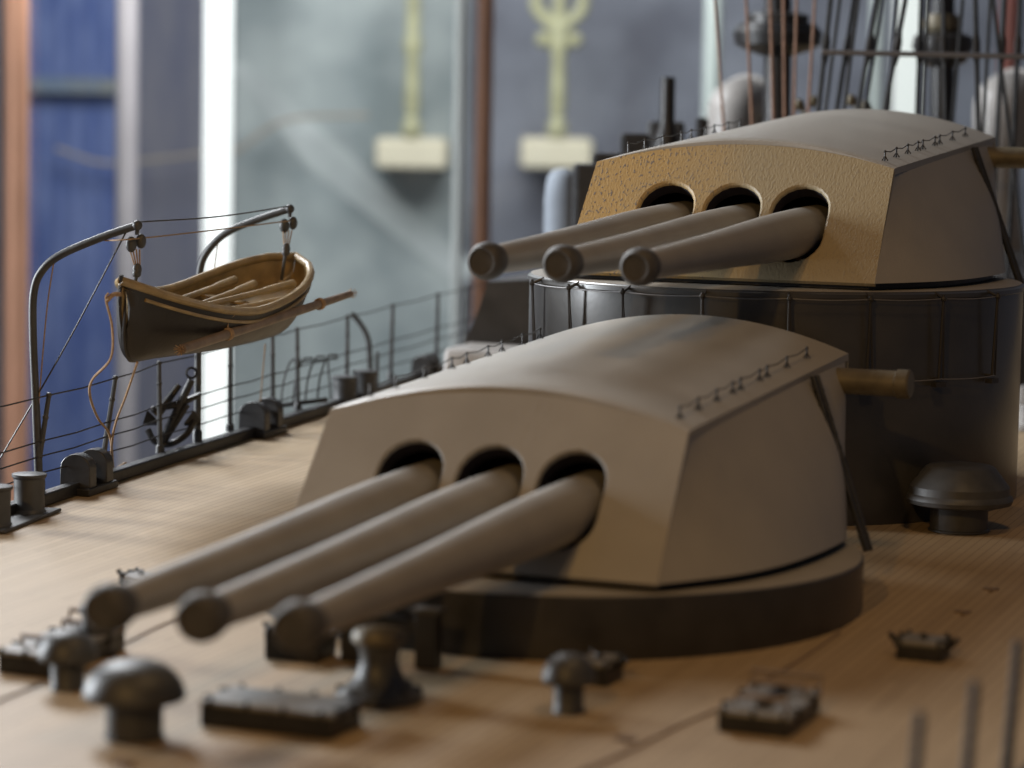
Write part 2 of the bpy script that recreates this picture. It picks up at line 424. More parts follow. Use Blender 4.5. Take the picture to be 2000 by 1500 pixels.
n = len(PORT)
def resample(L, n):
    return [L[round(i*(len(L)-1)/(n-1))] for i in range(n)]
P2, S2 = resample(PORT, 60), resample(STAR, 60)
mb = MB(); vs = []; fs = []
COLS = 14
for a, b in zip(P2, S2):
    for k in range(COLS+1):
        q = a.lerp(b, k/COLS); vs.append((q.x, q.y, dz(q.y)))
    # underside
for i in range(59):
    for k in range(COLS): fs.append((i*(COLS+1)+k, i*(COLS+1)+k+1, (i+1)*(COLS+1)+k+1, (i+1)*(COLS+1)+k))
mb.add(vs, fs); dko = mb.build('deck', M['deck'], origin=(0, 0, 0)); tag(dko, kind='structure')
# hull sides, thick shell below the deck
for L, sg in ((P2, -1), (S2, 1)):
    mb = MB(); vs = []; fs = []
    sec = [(0.0, -.003), (0.045, .0), (.05, -.10), (.02, -.6), (-.25, -1.5), (-.35, -1.5), (-.06, -.6), (-.03, -.1)]
    for p in L:
        for o, z in sec: vs.append(Vector((p.x, p.y, dz(p.y)+z))+Vector((sg*o, 0, 0)))
    m = len(sec)
    for i in range(len(L)-1):
        for k in range(m): fs.append((i*m+k, i*m+(k+1) % m, (i+1)*m+(k+1) % m, (i+1)*m+k))
    mb.add(vs, fs)
    tag(mb.build('hull_side', M['dark']), 'dark painted hull side below the %s deck edge' % ('left' if sg < 0 else 'right'), 'hull')
    # raised waterway strip on the edge
    mb = MB(); vs = []; fs = []
    for p in L:
        for o, z in ((.0, .002), (.0, .05), (-.055, .05), (-.055, .002)): vs.append(Vector((p.x, p.y, dz(p.y)+z))+Vector((sg*(o+.0), 0, 0)))
    for i in range(len(L)-1):
        for k in range(4): fs.append((i*4+k, i*4+(k+1) % 4, (i+1)*4+(k+1) % 4, (i+1)*4+k))
    mb.add(vs, fs)
    tag(mb.build('deck_edge_strip', M['black'], bevel=.006), 'low black kerb running along the %s edge of the planked deck' % ('left' if sg < 0 else 'right'), 'kerb')

# thin cables laid on the deck
def deck_line(pts, r, m, lab, name='deck_cable'):
    mb = MB(); mb.tube(bez([dk(x, y, r) for x, y in pts], 8), r, 6)
    return tag(mb.build(name, m), lab, 'cable')
deck_line([(-60, 1402), (0, 1368), (55, 1345), (85, 1333)], .0035, M['seam'], 'thin brown cable on the planks at the lower left edge')
deck_line([(232, 1262), (300, 1228), (352, 1205), (420, 1172)], .003, M['seam'], 'thin brown cable running on the planks under the left gun muzzle')
deck_line([(1120, 1512), (1230, 1465), (1320, 1420), (1402, 1385)], .0035, M['seam'], 'thin brown cable leading to the large riveted hatch on the right')
deck_line([(1500, 1325), (1560, 1290), (1640, 1235)], .0035, M['seam'], 'thin brown cable from the large right hatch to the lower barbette')
for x, y, lab in ((1222, 1445, 'tiny dark ring bolt on the planks left of the large right hatch'), (1935, 1152, 'thin dark slot in the planks near the right edge, upper one'),
                  (1880, 1197, 'faint dark slot in the planks near the right edge, lower one'), (240, 1492, 'tiny dark fitting at the bottom edge below the big mushroom vent')):
    mb = MB(); mb.box(dk(x, y, .0), (.05, .03, .006), BDIR, ADIR); mb.ball(dk(x, y, .008), .009, 10)
    tag(mb.build('deck_fitting', M['oar']), lab, 'fitting')

# ------------------------------------------------------------------ turrets
G = dict(wt=.6108, wb=.6298, hc=.4532, hm=.5488, ut=.4577, ub=.7573, ur=-1.262, wr=.594, hr=.572, hmr=.685, s=.2735, hb=.026)
def L3(u, v, h): return Vector((v, -u, h))
def stadium(cx, cy, r, h, n=10):
    # slot outline: half circle at the top and a rounder one below; cy = top; h = full height
    pts = []
    for i in range(n+1):
        t = pi*i/n; pts.append((cx+r*cos(t), cy-r+r*sin(t)))
    for i in range(n+1):
        t = pi+pi*i/n; pts.append((cx+r*cos(t), cy-h+r+r*sin(t)))
    return pts
def roof_pt(u, k, lift=0):
    if u > G['ut']-.3:       # the front of the roof follows the slanted face
        f = min(1, (u-(G['ut']-.3))/.3); u = u-f*(G['hm']-G['hc'])*(1-k*k)*(G['ub']-G['ut'])/(G['hc']-G['hb'])
    t = (G['ut']-u)/(G['ut']-G['ur']); w = G['wt']+(G['wr']-G['wt'])*t
    e = G['hc']+(G['hr']-G['hc'])*t; c = G['hm']+(G['hmr']-G['hm'])*t
    h = e+(c-e)*(1-k*k)
    return L3(u, k*w, h+lift)

def turret(loc, yaw, facemat, label, is_b):
    t = empty('gun_turret', loc, label, 'gun turret', None, rz=-yaw, local=True)
    # ---- face plate with three real ports
    ut, ub, wt, wb, hc, hb, hm = (G[k] for k in ('ut', 'ub', 'wt', 'wb', 'hc', 'hb', 'hm'))
    S0 = math.hypot(ub-ut, hc-hb); eu = (ub-ut)/S0; eh = -(hc-hb)/S0     # slant unit, going down
    def F(v, q, depth=0):                                               # q = distance along the slant above the foot
        u = ub-eu*q; h = hb-eh*q
        return L3(u-depth*cos(math.atan2(eu, -eh)), v, h-depth*sin(math.atan2(eu, -eh)))
    out = [(-wb, 0), (wb, 0), (wt, S0)]
    for i in range(1, 24):
        k = 1-2*i/24; out.append((k*wt, S0+(hm-hc)*(1-k*k)*1.02))
    out.append((-wt, S0))
    def densify(L, step=.05):
        r = []
        for i in range(len(L)):
            a = Vector(L[i]); b = Vector(L[(i+1) % len(L)]); m = max(1, int((b-a).length/step))
            for j in range(m): r.append(tuple(a.lerp(b, j/m)))
        return r
    out = densify(out)
    qtop = (.379-hb)/-eh
    R, HH = .112, .345
    def slot(i, off): return stadium(i*G['s'], qtop+off, R+off, HH+2*off)
    verts = [Vector(p) for p in out]; edges = [(i, (i+1) % len(out)) for i in range(len(out))]
    holes = []; OF = .010 if is_b else .005
    for i in (-1, 0, 1):
        h = slot(i, OF); k = len(verts); verts += [Vector(p) for p in h]; holes.append(h)
        edges += [(k+j, k+(j+1) % len(h)) for j in range(len(h))]
    def inside(p, poly):
        c = False; x, y = p
        for i in range(len(poly)):
            x1, y1 = poly[i]; x2, y2 = poly[i-1]
            if (y1 > y) != (y2 > y) and x < (x2-x1)*(y-y1)/(y2-y1)+x1: c = not c
        return c
    res = delaunay_2d_cdt(verts, edges, [], 0, 1e-6)
    rv, rf = res[0], res[2]
    mb = MB(); fs = []
    for f in rf:
        c = sum((rv[i] for i in f), Vector((0, 0)))/len(f)
        if inside(c, out) and not any(inside(c, h) for h in holes): fs.append(tuple(f))
    mb.add([F(p.x, p.y, 0) for p in rv], fs)
    mb.add([F(p.x, p.y, .02) for p in rv], [f[::-1] for f in fs])
    no = len(out)
    mb.add([F(x, y, 0) for x, y in out]+[F(x, y, .02) for x, y in out], [(i, (i+1) % no, (i+1) % no+no, i+no) for i in range(no)])
    face = mb.build('face_plate', facemat, t, smooth=0)
    for i in (-1, 0, 1):
        mb = MB(); rings = [(slot(i, OF), 0), (slot(i, OF*.33), .004), (slot(i, 0), .010), (slot(i, 0), .020)]
        vs = [F(x, y, d) for rg, d in rings for x, y in rg]; m = len(rings[0][0])
        mb.add(vs, [(r*m+j, r*m+(j+1) % m, (r+1)*m+(j+1) % m, (r+1)*m+j) for r in range(3) for j in range(m)])
        mb.build('gun_port_rim', facemat, face, smooth=80)
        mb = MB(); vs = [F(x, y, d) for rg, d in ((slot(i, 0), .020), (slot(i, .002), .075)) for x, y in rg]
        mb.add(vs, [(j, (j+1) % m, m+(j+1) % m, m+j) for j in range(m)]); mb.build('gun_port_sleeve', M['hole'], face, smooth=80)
    # dark chamber behind the ports
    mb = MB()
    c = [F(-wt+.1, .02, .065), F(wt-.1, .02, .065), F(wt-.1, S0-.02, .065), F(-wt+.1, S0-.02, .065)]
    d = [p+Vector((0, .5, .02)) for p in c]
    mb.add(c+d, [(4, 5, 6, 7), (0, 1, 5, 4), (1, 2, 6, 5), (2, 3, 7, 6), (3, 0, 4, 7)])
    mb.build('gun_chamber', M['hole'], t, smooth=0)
    # ---- side and rear walls
    top = []; bot = []
    base = [(.7573, .6298), (.60, .715), (.447, .785), (.25, .835), (.05, .858), (-.2, .865), (-.466, .845), (-.65, .76), (-.82, .6), (-.92, .4), (-.97, .2), (-.98, 0)]
    bz = bez([(a, b, 0) for a, b in base], 4)
    nb = len(bz)
    # top outline parametrised the same way: along the side, then across the rear
    side_n = int(nb*.66)
    for i in range(nb):
        if i <= side_n:
            k = i/side_n; u = ut+(G['ur']+.02-ut)*k; v = wt+(G['wr']-wt)*k-.006; tt = (ut-u)/(ut-G['ur']); h = hc+(G['hr']-hc)*tt-.012
            top.append((u, v, h))
        else:
            k = (i-side_n)/(nb-1-side_n); kk = 1-k
            e, c = G['hr'], G['hmr']
            top.append((G['ur']+.02, (G['wr']-.006)*kk, e+(c-e)*(1-kk*kk)-.015))
    vs = []; fs = []; NL = 8
    def ringpts(sg):
        r = []
        for i in range(nb):
            a = Vector((bz[i].x, bz[i].y, hb)); b = Vector(top[i])
            if i == 0: a = Vector((ub, wb, hb))
            col = []
            for j in range(NL+1):
                q = j/NL; p = a.lerp(b, q)
                bul = .02*sin(pi*q)*min(1, i/4)
                p.y += bul
                col.append(L3(p.x, sg*p.y, p.z))
            r.append(col)
        return r
    for sg in (1, -1):
        R_ = ringpts(sg); k0 = len(vs)
        for col in R_: vs += col
        for i in range(nb-1):
            for j in range(NL): fs.append((k0+i*(NL+1)+j, k0+(i+1)*(NL+1)+j, k0+(i+1)*(NL+1)+j+1, k0+i*(NL+1)+j+1))
    mb = MB(); mb.add(vs, fs); mb.build('side_armour', M['grey'], t, smooth=50)
    br = MB(); ol = [(b_.x*.945, b_.y*.945) for b_ in bz]; ol = ol+[(x, -y) for x, y in ol[::-1]]; m_ = len(ol)
    br.add([L3(x, y, 0.001) for x, y in ol]+[L3(x, y, .03) for x, y in ol], [tuple(range(m_)), tuple(range(2*m_-1, m_-1, -1))]+[(i, (i+1) % m_, (i+1) % m_+m_, i+m_) for i in range(m_)])
    br.build('shadow_gap_ring', M['black'], t)  # black ring put in as the shadow gap under the turret
    # ---- roof
    mb = MB(); vs = []; fs = []; NU, NK = 24, 28
    rows = [(G['ut']+.004, -.012), (G['ut']+.003, -.005), (G['ut']-.004, .0)]+[(G['ut']-(G['ut']-G['ur'])*i/NU, .002) for i in range(1, NU+1)]+[(G['ur']-.004, -.03)]
    for u, l in rows:
        for k in range(NK+1):
            kk = -1+2*k/NK; vs.append(roof_pt(u, kk*1.001, l))
    m = NK+1; nr = len(rows)
    for i in range(nr-1):
        for k in range(NK): fs.append((i*m+k, i*m+k+1, (i+1)*m+k+1, (i+1)*m+k))
    k0 = len(vs)
    for u, l in rows:
        for k in range(NK+1):
            kk = -1+2*k/NK; vs.append(roof_pt(u, kk*1.0, min(l, .006)-.026))
    for i in range(nr-1):
        for k in range(NK): fs.append((k0+(i+1)*m+k, k0+(i+1)*m+k+1, k0+i*m+k+1, k0+i*m+k))
    for i in range(nr-1):
        fs.append((i*m, (i+1)*m, k0+(i+1)*m, k0+i*m)); fs.append((i*m+NK, k0+i*m+NK, k0+(i+1)*m+NK, (i+1)*m+NK))
    for k in range(NK):
        fs.append((k, k0+k, k0+k+1, k+1)); a = (nr-1)*m+k; fs.append((a, a+1, k0+a+1, k0+a))
    mb.add(vs, fs); mb.build('roof', M['grey'], t, smooth=38)
    # ---- guns
    for i in (-1, 0, 1):
        v = i*G['s']; mb = MB()
        h0, h1 = .200, .1405-(.019 if not is_b else 0)
        tip = 2.381 if is_b else 2.405
        prof = [(.30, .095), (.60, .0945), (.80, .0925), (1.0, .088), (1.2, .081), (1.4, .0735), (1.7, .0635), (2.0, .056), (2.20, .0515), (2.27, .050), (2.33, .050)]
        pts = []; rs = []
        for u, r in prof:
            k = (u-.6)/(tip-.6); pts.append(L3(u, v, h0+(h1-h0)*k)); rs.append(r)
        mb.tube(pts, rs, 32); g = mb.build('gun_barrel', M['gun'], t, smooth=50)
        mz = MB(); ax = (L3(tip, v, h1)-L3(.6, v, h0)).normalized(); c = L3(2.29+tip-2.381, v, h0+(h1-h0)*(2.29+tip-2.381-.6)/(tip-.6))
        mz.lathe(c, [(.05, -.01), (.056, .004), (.0625, .028), (.0655, .05), (.064, .075), (.058, .092), (.048, .102), (.044, .102), (.040, .096), (.0001, .095)], 32, axis=ax)
        mz.build('muzzle', M['muzzle'], g)
    # ---- roof railings
    us = [.38, .20, .02, -.14, -.22, -.42, -.50, -.72, -.95]
    for sg in (1, -1):
        rl = MB(); tops = []
        for k, u in enumerate(us if sg > 0 else [.40, .2, -.02, -.24, -.36, -.54, -.66, -.84, -1.0]):
            p = roof_pt(u, sg*(.90 if sg > 0 else .83), .004); q = p+Vector((0, 0, .036)); tops.append(q)
            rl.tube([p, q], .0035, 6); rl.ball(q, .006, 8)
            rl.tube([p+Vector((.012, 0, 0)), p+Vector((0, 0, .02)), p+Vector((-.012, 0, 0))], .003, 5)
        for a, b in zip(tops, tops[1:]):
            mid = (a+b)/2-Vector((0, 0, .008)); rl.tube([a, mid, b], .0022, 5)
        rl.build('roof_railing', M['wire'], t)
    # ---- ladder down the right rear side
    ld = MB(); a = roof_pt(-.78, 1.0, -.01)+Vector((.022, 0, 0)); b = L3(-.62, .875, -.035)
    d = (b-a).normalized(); sd = Vector((0, 1, 0))
    sd = Vector((.25, .97, 0))
    for o in (-.013, .013): ld.tube([a+sd*o, b+sd*o], .0105, 8)
    for k in range(1, 12): p = a.lerp(b, k/12); ld.tube([p-sd*.028, p+sd*.028], .006, 6)
    ld.build('ladder', M['black'], t)
    # ---- rangefinder arm
    rf = MB(); c = roof_pt(-1.12, 1.0, -.075); ax = Vector((1, 0, .0))
    rf.lathe(c-ax*.12, [(.046, 0), (.046, .34), (.052, .345), (.052, .385), (.046, .392), (.0001, .393)], 24, axis=ax)
    rf.build('rangefinder_arm', M['brass'], t)
    return t

TA = (.1601, 9.4372, .164); TB = (1.0636, 11.8122, .935)
turret(TA, .4052, M['grey'], 'large grey three-gun turret in front, low on the deck', False)
turret(TB, .3946, M['worn'], 'raised grey three-gun turret behind, with speckled ochre face', True)

# barbettes
def barbette(c, z0, z1, lab, m, rim):
    mb = MB(); mb.lathe((c[0], c[1], z0), [(.998, 0), (1.0, .01), (1.0, z1-z0-.006), (.995, z1-z0-.002), (.0001, z1-z0-.003)], 128)
    t = empty('barbette', (c[0], c[1], z0), lab, 'barbette')
    mb.build('drum', m, t, smooth=30)
    r = MB(); r.lathe((c[0], c[1], z1-.0025), [(.90, 0), (.992, 0), (.994, .002), (.985, .004), (.90, .004)], 128); r.build('top_ring', M['grey'], t, smooth=30)
    if rim:
        r = MB(); r.lathe((c[0], c[1], z1-.03), [(1.0005, 0), (1.008, .004), (1.008, .02), (1.0005, .024)], 128); r.build('rim_band', m, t, smooth=30)
    return t
BA = barbette(TA, -.06, .160, 'low dark round drum under the front turret', M['dark'], False)
BB = barbette(TB, -.05, .931, 'tall dark round drum raising the rear turret', M['barbette'], True)

# footrail frames standing off the tall drum, each a post with ropes between
posts = []
for k, (px, w_) in enumerate(((1048, 0), (1118, 1), (1222, 1), (1376, 0), (1545, 0), (1700, 0), (1842, 1), (1946, 1))):
    best = min((2*pi*j/720 for j in range(720)), key=lambda a: abs((1000+FPX*(TB[0]+1.03*cos(a))/(TB[1]+1.03*sin(a))+5)-px)+(1000 if sin(a) > .3 else 0))
    posts.append(best)
rope_t = []; rope_b = []
for k, a in enumerate(posts):
    d = Vector((cos(a), sin(a), 0)); c = Vector((TB[0], TB[1], 0))
    top = c+d*1.045+Vector((0, 0, .905)); bot = c+d*1.03+Vector((0, 0, .60)); tn = Vector((-sin(a), cos(a), 0))
    mb = MB(); mb.tube([top+Vector((0, 0, .015)), bot], .006, 8)
    mb.tube([top-tn*.0, bot+tn*.022], .004, 6)
    mb.tube([top, c+d*.995+Vector((0, 0, .925))], .006, 6); mb.ball(top, .012, 8)
    mb.box(bot-Vector((0, 0, .012)), (.05, .03, .018), tn, d)
    mb.tube([bot, c+d*.995+Vector((0, 0, .60))], .005, 6)
    o = mb.build('side_post', M['wire'], BB); rope_t.append(top); rope_b.append(bot)
for L in (rope_t, rope_b):
    mb = MB()
    for a, b, i, j in zip(L, L[1:], posts, posts[1:]):
        pts = []
        for k in range(9):
            t_ = k/8; q = a.lerp(b, t_); ang = i+((j-i+pi) % (2*pi)-pi)*t_
            rad = 1.04; pts.append(Vector((TB[0]+rad*cos(ang), TB[1]+rad*sin(ang), q.z-.004*sin(pi*t_))))
        mb.tube(pts, .0022, 5)
    mb.build('side_rope', M['steel'], BB)

# ------------------------------------------------------------------ deck fittings
def mushroom(p, rs, rc, hs, ht, lab, flat=False, m=None):
    t = empty('mushroom_vent', p, lab, 'vent', 'mushroom ventilators on the deck')
    mb = MB(); mb.lathe(p, [(rs*1.06, 0), (rs*1.06, .006), (rs, .01), (rs, hs+.01)], 36); mb.build('stem', M['vent'], t)
    mb = MB()
    H = ht-hs
    if flat:
        pr = [(rs*.9, hs-.004), (rc*.86, hs-.016), (rc*.97, hs-.01), (rc, hs+.006), (rc*.98, hs+.018), (rc*.94, hs+.026), (rc*.93, hs+H*.38), (rc*.66, hs+H*.88), (rc*.6, hs+H*.94), (rc*.3, ht), (.0001, ht)]
    else:
        pr = [(rs*.9, hs+.004), (rc*.93, hs-.004), (rc*.985, hs), (rc, hs+.008), (rc*.985, hs+H*.2), (rc*.93, hs+H*.42), (rc*.82, hs+H*.64), (rc*.64, hs+H*.83), (rc*.4, hs+H*.95), (rc*.18, ht), (.0001, ht)]
    mb.lathe(p, pr, 48); mb.build('cap', M['vent'], t, smooth=28 if flat else 60)
    return t
mushroom(dk(262, 1440), .075, .134, .105, .205, 'largest round-topped mushroom vent, lower left foreground')
mushroom(dk(132, 1345), .046, .084, .085, .165, 'small round-topped mushroom vent beside the hatch at the left edge')
mushroom(dk(1110, 1391), .041, .075, .085, .165, 'small round-topped mushroom vent standing in front of the low drum')
mushroom(dk(1872, 1036), .108, .20, .115, .255, 'wide flat-topped vent beside the tall drum on the right', flat=True)

def hatch(p, w, l, h, lab, clips=3, ears=False, handle=False, group='riveted hatches on the deck'):
    t = empty('deck_hatch', p, lab, 'hatch', group)
    mb = MB(); mb.box(p, (w, l, h), BDIR, ADIR); mb.build('coaming', M['black'], t, smooth=0, bevel=.004)
    up = BDIR.cross(ADIR); q = p+up*h
    mb = MB(); mb.box(q+up*.0005, (w*1.04, l*1.04, .012), BDIR, ADIR, taper=.03); lid = mb.build('lid', M['hatch'], t, smooth=0, bevel=.003)
    for sy in (-1, 1):
        for k in range(clips):
            mb = MB(); x = (-.42+.84*k/(clips-1))*w if clips > 1 else 0
            c = q+BDIR*x+ADIR*sy*l*.5; mb.box(c-up*.012, (.014, .018, .028), BDIR, ADIR, taper=.3); mb.ball(c+up*.016, .0075, 8); mb.build('clip', M['black'], t, smooth=0)
    for sx in (-1, 1):
        for k in range(2):
            mb = MB(); c = q+BDIR*sx*w*.5+ADIR*(-.25+.5*k)*l; mb.box(c-up*.012, (.028, .018, .030), BDIR, ADIR, taper=.3); mb.build('clip', M['black'], t, smooth=0)
    if ears:
        for sx in (-1, 1):
            mb = MB(); c = q+BDIR*sx*w*.5
            mb.tube([c-up*.02, c+BDIR*sx*.03+up*.012, c+BDIR*sx*.035+up*.02], .008, 6)
            mb.build('lug', M['black'], t)
        mb = MB(); mb.ball(q+up*.018, .012, 8); mb.build('lid_knob', M['black'], lid)
    if handle:
        for ky in (-.28, .28):
            mb = MB(); a = q+ADIR*l*ky-BDIR*w*.36+up*.008; b = q+ADIR*l*ky+BDIR*w*.36+up*.008
            mb.tube([a, a+up*.03, b+up*.03, b], .0075, 6); mb.build('handle', M['oar'], lid)
        mb = MB(); a = q+ADIR*l*.45-BDIR*w*.5; b = q+ADIR*l*.45+BDIR*w*.5
        mb.tube([a, a+up*.05+ADIR*.02, b+up*.05+ADIR*.02, b], .0075, 6)
        mb.build('handle', M['oar'], t)
        mb = MB(); mb.box(q+up*.011+ADIR*.02, (.03, l*.7, .016), BDIR, ADIR); mb.build('hinge_bar', M['black'], t, smooth=0, bevel=.003)
    return t
def mid_base(x0, y0, x1, y1, l): 
    a, b = dk(x0, y0), dk(x1, y1); c = (a+b)/2+ADIR*l/2; return Vector((c.x, c.y, dz(c.y))), (b-a).length
c, w_ = mid_base(388, 1419, 650, 1446, .19); hatch(c, w_, .19, .058, 'broad low hatch with clips, in front of the capstan', 4)
c, w_ = mid_base(1401, 1428, 1544, 1440, .3); hatch(c, w_, .32, .048, 'large hatch with raised handles at the lower right', 3, handle=True)
c, w_ = mid_base(1748, 1289, 1840, 1294, .12); hatch(c, w_, .12, .046, 'small square hatch with flared lugs, alone on the right', 2, ears=True)
c, w_ = mid_base(14, 1307, 128, 1317, .3); hatch(c, w_, .42, .055, 'long hatch at the left edge behind the small mushroom vent', 3, handle=True)
c, w_ = mid_base(512, 1289, 622, 1295, .14); hatch(c, w_, .14, .075, 'small tall hatch directly under the right muzzle of the front turret', 2, ears=True)
c, w_ = mid_base(1118, 1338, 1188, 1342, .14); hatch(c, w_, .14, .055, 'small hatch half hidden behind the vent near the low drum', 2, ears=True)
c, w_ = mid_base(233, 1152, 290, 1156, .1); hatch(c, w_, .1, .035, 'tiny pale hatch with lugs seen just above the left gun barrel', 2, ears=True)

# bollard under the left muzzle
p = dk(190, 1279); mb = MB(); mb.lathe(p, [(.06, 0), (.06, .01), (.048, .014), (.046, .12), (.054, .125), (.054, .145), (.0001, .15)], 28)
tag(mb.build('bollard', M['black'], smooth=30), 'short dark bollard directly under the left muzzle of the front turret', 'bollard')

# capstan
p = dk(740, 1366); t = empty('capstan', p, 'waisted glossy capstan with brass cap in the foreground', 'capstan')
mb = MB(); mb.lathe(p, [(.122, 0), (.122, .022), (.105, .032), (.085, .045), (.066, .07), (.055, .10), (.053, .125), (.06, .15), (.064, .16)], 44); mb.build('barrel', M['vent'], t, smooth=40)
mb = MB(); mb.lathe(p, [(.064, .158), (.076, .163), (.078, .18), (.07, .195), (.04, .203), (.0001, .204)], 44); mb.build('cap', M['brass'], t, smooth=40)
for k in range(8):
    mb = MB(); a = 2*pi*k/8; d = Vector((cos(a), sin(a), 0)); mb.box(p+d*.092+Vector((0, 0, .02)), (.05, .014, .02), d, Vector((-sin(a), cos(a), 0))); mb.build('pawl', M['vent'], t, smooth=0)

# frame behind the capstan
p = dk(836, 1305); t = empty('towing_frame', p, 'dark frame of posts and crossbar behind the capstan', 'frame')
mb = MB(); mb.box(p, (.068, .05, .165), BDIR, ADIR); mb.build('post', M['black'], t, smooth=0, bevel=.004)
mb = MB(); mb.box(p-BDIR*.24, (.06, .05, .15), BDIR, ADIR); mb.build('post', M['black'], t, smooth=0, bevel=.004)
mb = MB(); mb.box(p-BDIR*.12+Vector((0, 0, .10)), (.17, .03, .04), BDIR, ADIR)
mb.tube([p-BDIR*.20+Vector((0, 0, .15)), p-BDIR*.12+Vector((0, 0, .165)), p-BDIR*.05+Vector((0, 0, .15))], .009, 8); mb.build('crossbar', M['black'], t, smooth=0, bevel=.003)
mb = MB(); mb.box(p+Vector((0, 0, .166)), (.09, .06, .012), BDIR, ADIR); mb.build('top_plate', M['vent'], t, smooth=0, bevel=.003)

# bitts
def bitts(p1, p2, r, h, lab):
    c = (p1+p2)/2; t = empty('mooring_bitts', c, lab, 'bitts', 'pairs of mooring bitts by the left deck edge')
    d = (p2-p1); L = d.length; d.normalize(); sd = Vector((d.y, -d.x, 0))
    mb = MB(); pts = []
    for s_, q in ((-1, p1), (1, p2)):
        pass
    mb.box(c+Vector((0, 0, .001)), (L+r*3.6, r*3.0, .014), d, Vector((-d.y, d.x, 0))); mb.build('base_plate', M['vent'], t, smooth=0, bevel=.005)
    for q in (p1, p2):
        mb = MB(); mb.lathe(q, [(r*1.12, .012), (r, .024), (r*.97, h*.5), (r*1.0, h-.02), (r*1.12, h-.012), (r*1.13, h-.002), (r*1.0, h), (.0001, h+.001)], 36)
        mb.build('post', M['vent'], t, smooth=28)
    return t
bitts(dk(57, 1006), dk(-10, 1032), .058, .158, 'thick pair of mooring bitts at the left picture edge')
bitts(dk(672, 797), dk(712, 785), .056, .155, 'pair of mooring bitts on the deck behind the left side of the front turret')

# fairleads
def fairlead(px, lab, sc=1.0):
    e = edge_pt(px); d = port_dir(e.y); sd = Vector((d.y, -d.x, 0)); p = e+sd*.03
    t = empty('fairlead', p, lab, 'fairlead', 'roller fairleads along the left deck edge')
    mb = MB(); mb.box(p, (.15*sc, .26*sc, .03), sd, d); mb.build('base_plate', M['black'], t, smooth=0, bevel=.005)
    for o in (-.075*sc, .075*sc):
        mb = MB(); c = p+d*o; pts = []
        for q in range(9):
            a = pi*q/8; pts.append((cos(a)*.065*sc, .03+.075*sc+sin(a)*.055*sc))
        pr = [(-.065*sc, .028)]+pts[::-1][0:]+[(.065*sc, .028)]
        vs = [c+sd*x+Vector((0, 0, z))-d*.03*sc for x, z in pr]+[c+sd*x+Vector((0, 0, z))+d*.03*sc for x, z in pr]; m = len(pr)
        mb.add(vs, [tuple(range(m)), tuple(range(2*m-1, m-1, -1))]+[(i, (i+1) % m, (i+1) % m+m, i+m) for i in range(m)])
        mb.build('cheek', M['dark'], t, smooth=40, bevel=.004)
    mb = MB(); mb.lathe(p+Vector((0, 0, .028)), [(.035*sc, 0), (.026*sc, .04*sc), (.036*sc, .085*sc), (.0001, .09*sc)], 20); mb.build('roller', M['black'], t)
fairlead(150, 'dark roller fairlead on the left deck edge next to the bitts')
fairlead(494, 'dark roller fairlead on the deck edge below the stern of the boat')
fairlead(820, 'small far roller fairlead seen above the left roof edge of the front turret', .8)

# port railing
HST = .42
STX = [-75, 68, 200, 317, 454, 538, 587, 683, 768, 858, 915, 968]
rail = empty('deck_railing', edge_pt(317), 'thin wire railing with dark posts along the left deck edge', 'railing')
tops = []
random.seed(4)
for px in STX:
    e = edge_pt(px); e = e+Vector((-.02, 0, .045))
    lean = Vector((.055, 0, 0)) if px in (68, 200) else Vector((.008*random.uniform(-1, 1), 0, 0))
    q = e+Vector((0, 0, HST-.045))+lean
    mb = MB(); mb.tube([e, q], [.0115, .009], 8); mb.ball(q, .012, 8)
    for h in (.37, .53, .77): mb.ball(e.lerp(q, h), .013, 8)
    mb.lathe(e-Vector((0, 0, .002)), [(.02, 0), (.018, .03), (.011, .035)], 12)
    mb.build('stanchion', M['vent'], rail); tops.append((e, q))
for h in (1.0, .53, .37, .19):
    mb = MB(); pts = []
    for (a, b), (c, d) in zip(tops, tops[1:]):
        p, q = a.lerp(b, h), c.lerp(d, h)
        mb.tube([p, p.lerp(q, .5)-Vector((0, 0, .006)), q], .0032, 5)
    mb.build('rail_wire', M['wire'], rail)
# starboard railing posts, close to the camera
rail2 = empty('deck_railing', Vector((1.06, 6.5, dz(6.5))), 'blurred thin railing posts along the near right deck edge', 'railing')
tops = []
for x, y in ((.40, 5.15), (.63, 5.65), (.899, 6.2), (1.065, 6.5), (1.24, 6.95), (1.52, 7.5), (1.75, 8.0)):
    e = Vector((x-.02, y, dz(y)+.045)); q = Vector((x, y, dz(y)+HST-.018))
    if y > 7: pass
    mb = MB(); mb.tube([e, q], [.014, .011], 8)
    if y < 7.2 and y > 6: mb.build('stanchion', M['black'], rail2)
    tops.append((e, q))
rail2.location = Vector((1.06, 6.5, dz(6.5)))

# curved awning crane beside a stanchion
mb = MB(); e = edge_pt(722); y_ = e.y
mb.tube(bez([e+Vector((0, 0, .02)), atY(722, 700, y_), atY(718, 660, y_), atY(702, 630, y_), atY(686, 612, y_)]), .0135, 8)
mb.tube([e+Vector((.03, 0, .02)), e+Vector((.03, 0, .22))], .01, 6)
tag(mb.build('awning_crane', M['vent']), 'small curved dark crane arm leaning on the railing behind the far bitts', 'crane')

# hooped rack on the deck edge
mb = MB(); y_ = edge_pt(590).y
for k in range(4):
    x = 552+k*24
    mb.tube(bez([atY(x-4, 795-k*6, y_), atY(x+2, 745-k*4, y_), atY(x+16, 706-k*3, y_), atY(x+34, 702-k*3, y_+.1)]), .005, 6)
mb.tube([atY(575, 708, y_), atY(660, 700, y_)], .005, 6); mb.tube([atY(640, 700, y_+.1), atY(646, 780, y_+.1)], .005, 6)
mb.tube([atY(548, 792, y_), atY(640, 780, y_)], .012, 6)
tag(mb.build('hoop_rack', M['wire']), 'thin wire hoop rack on the deck edge left of the far bitts', 'rack')

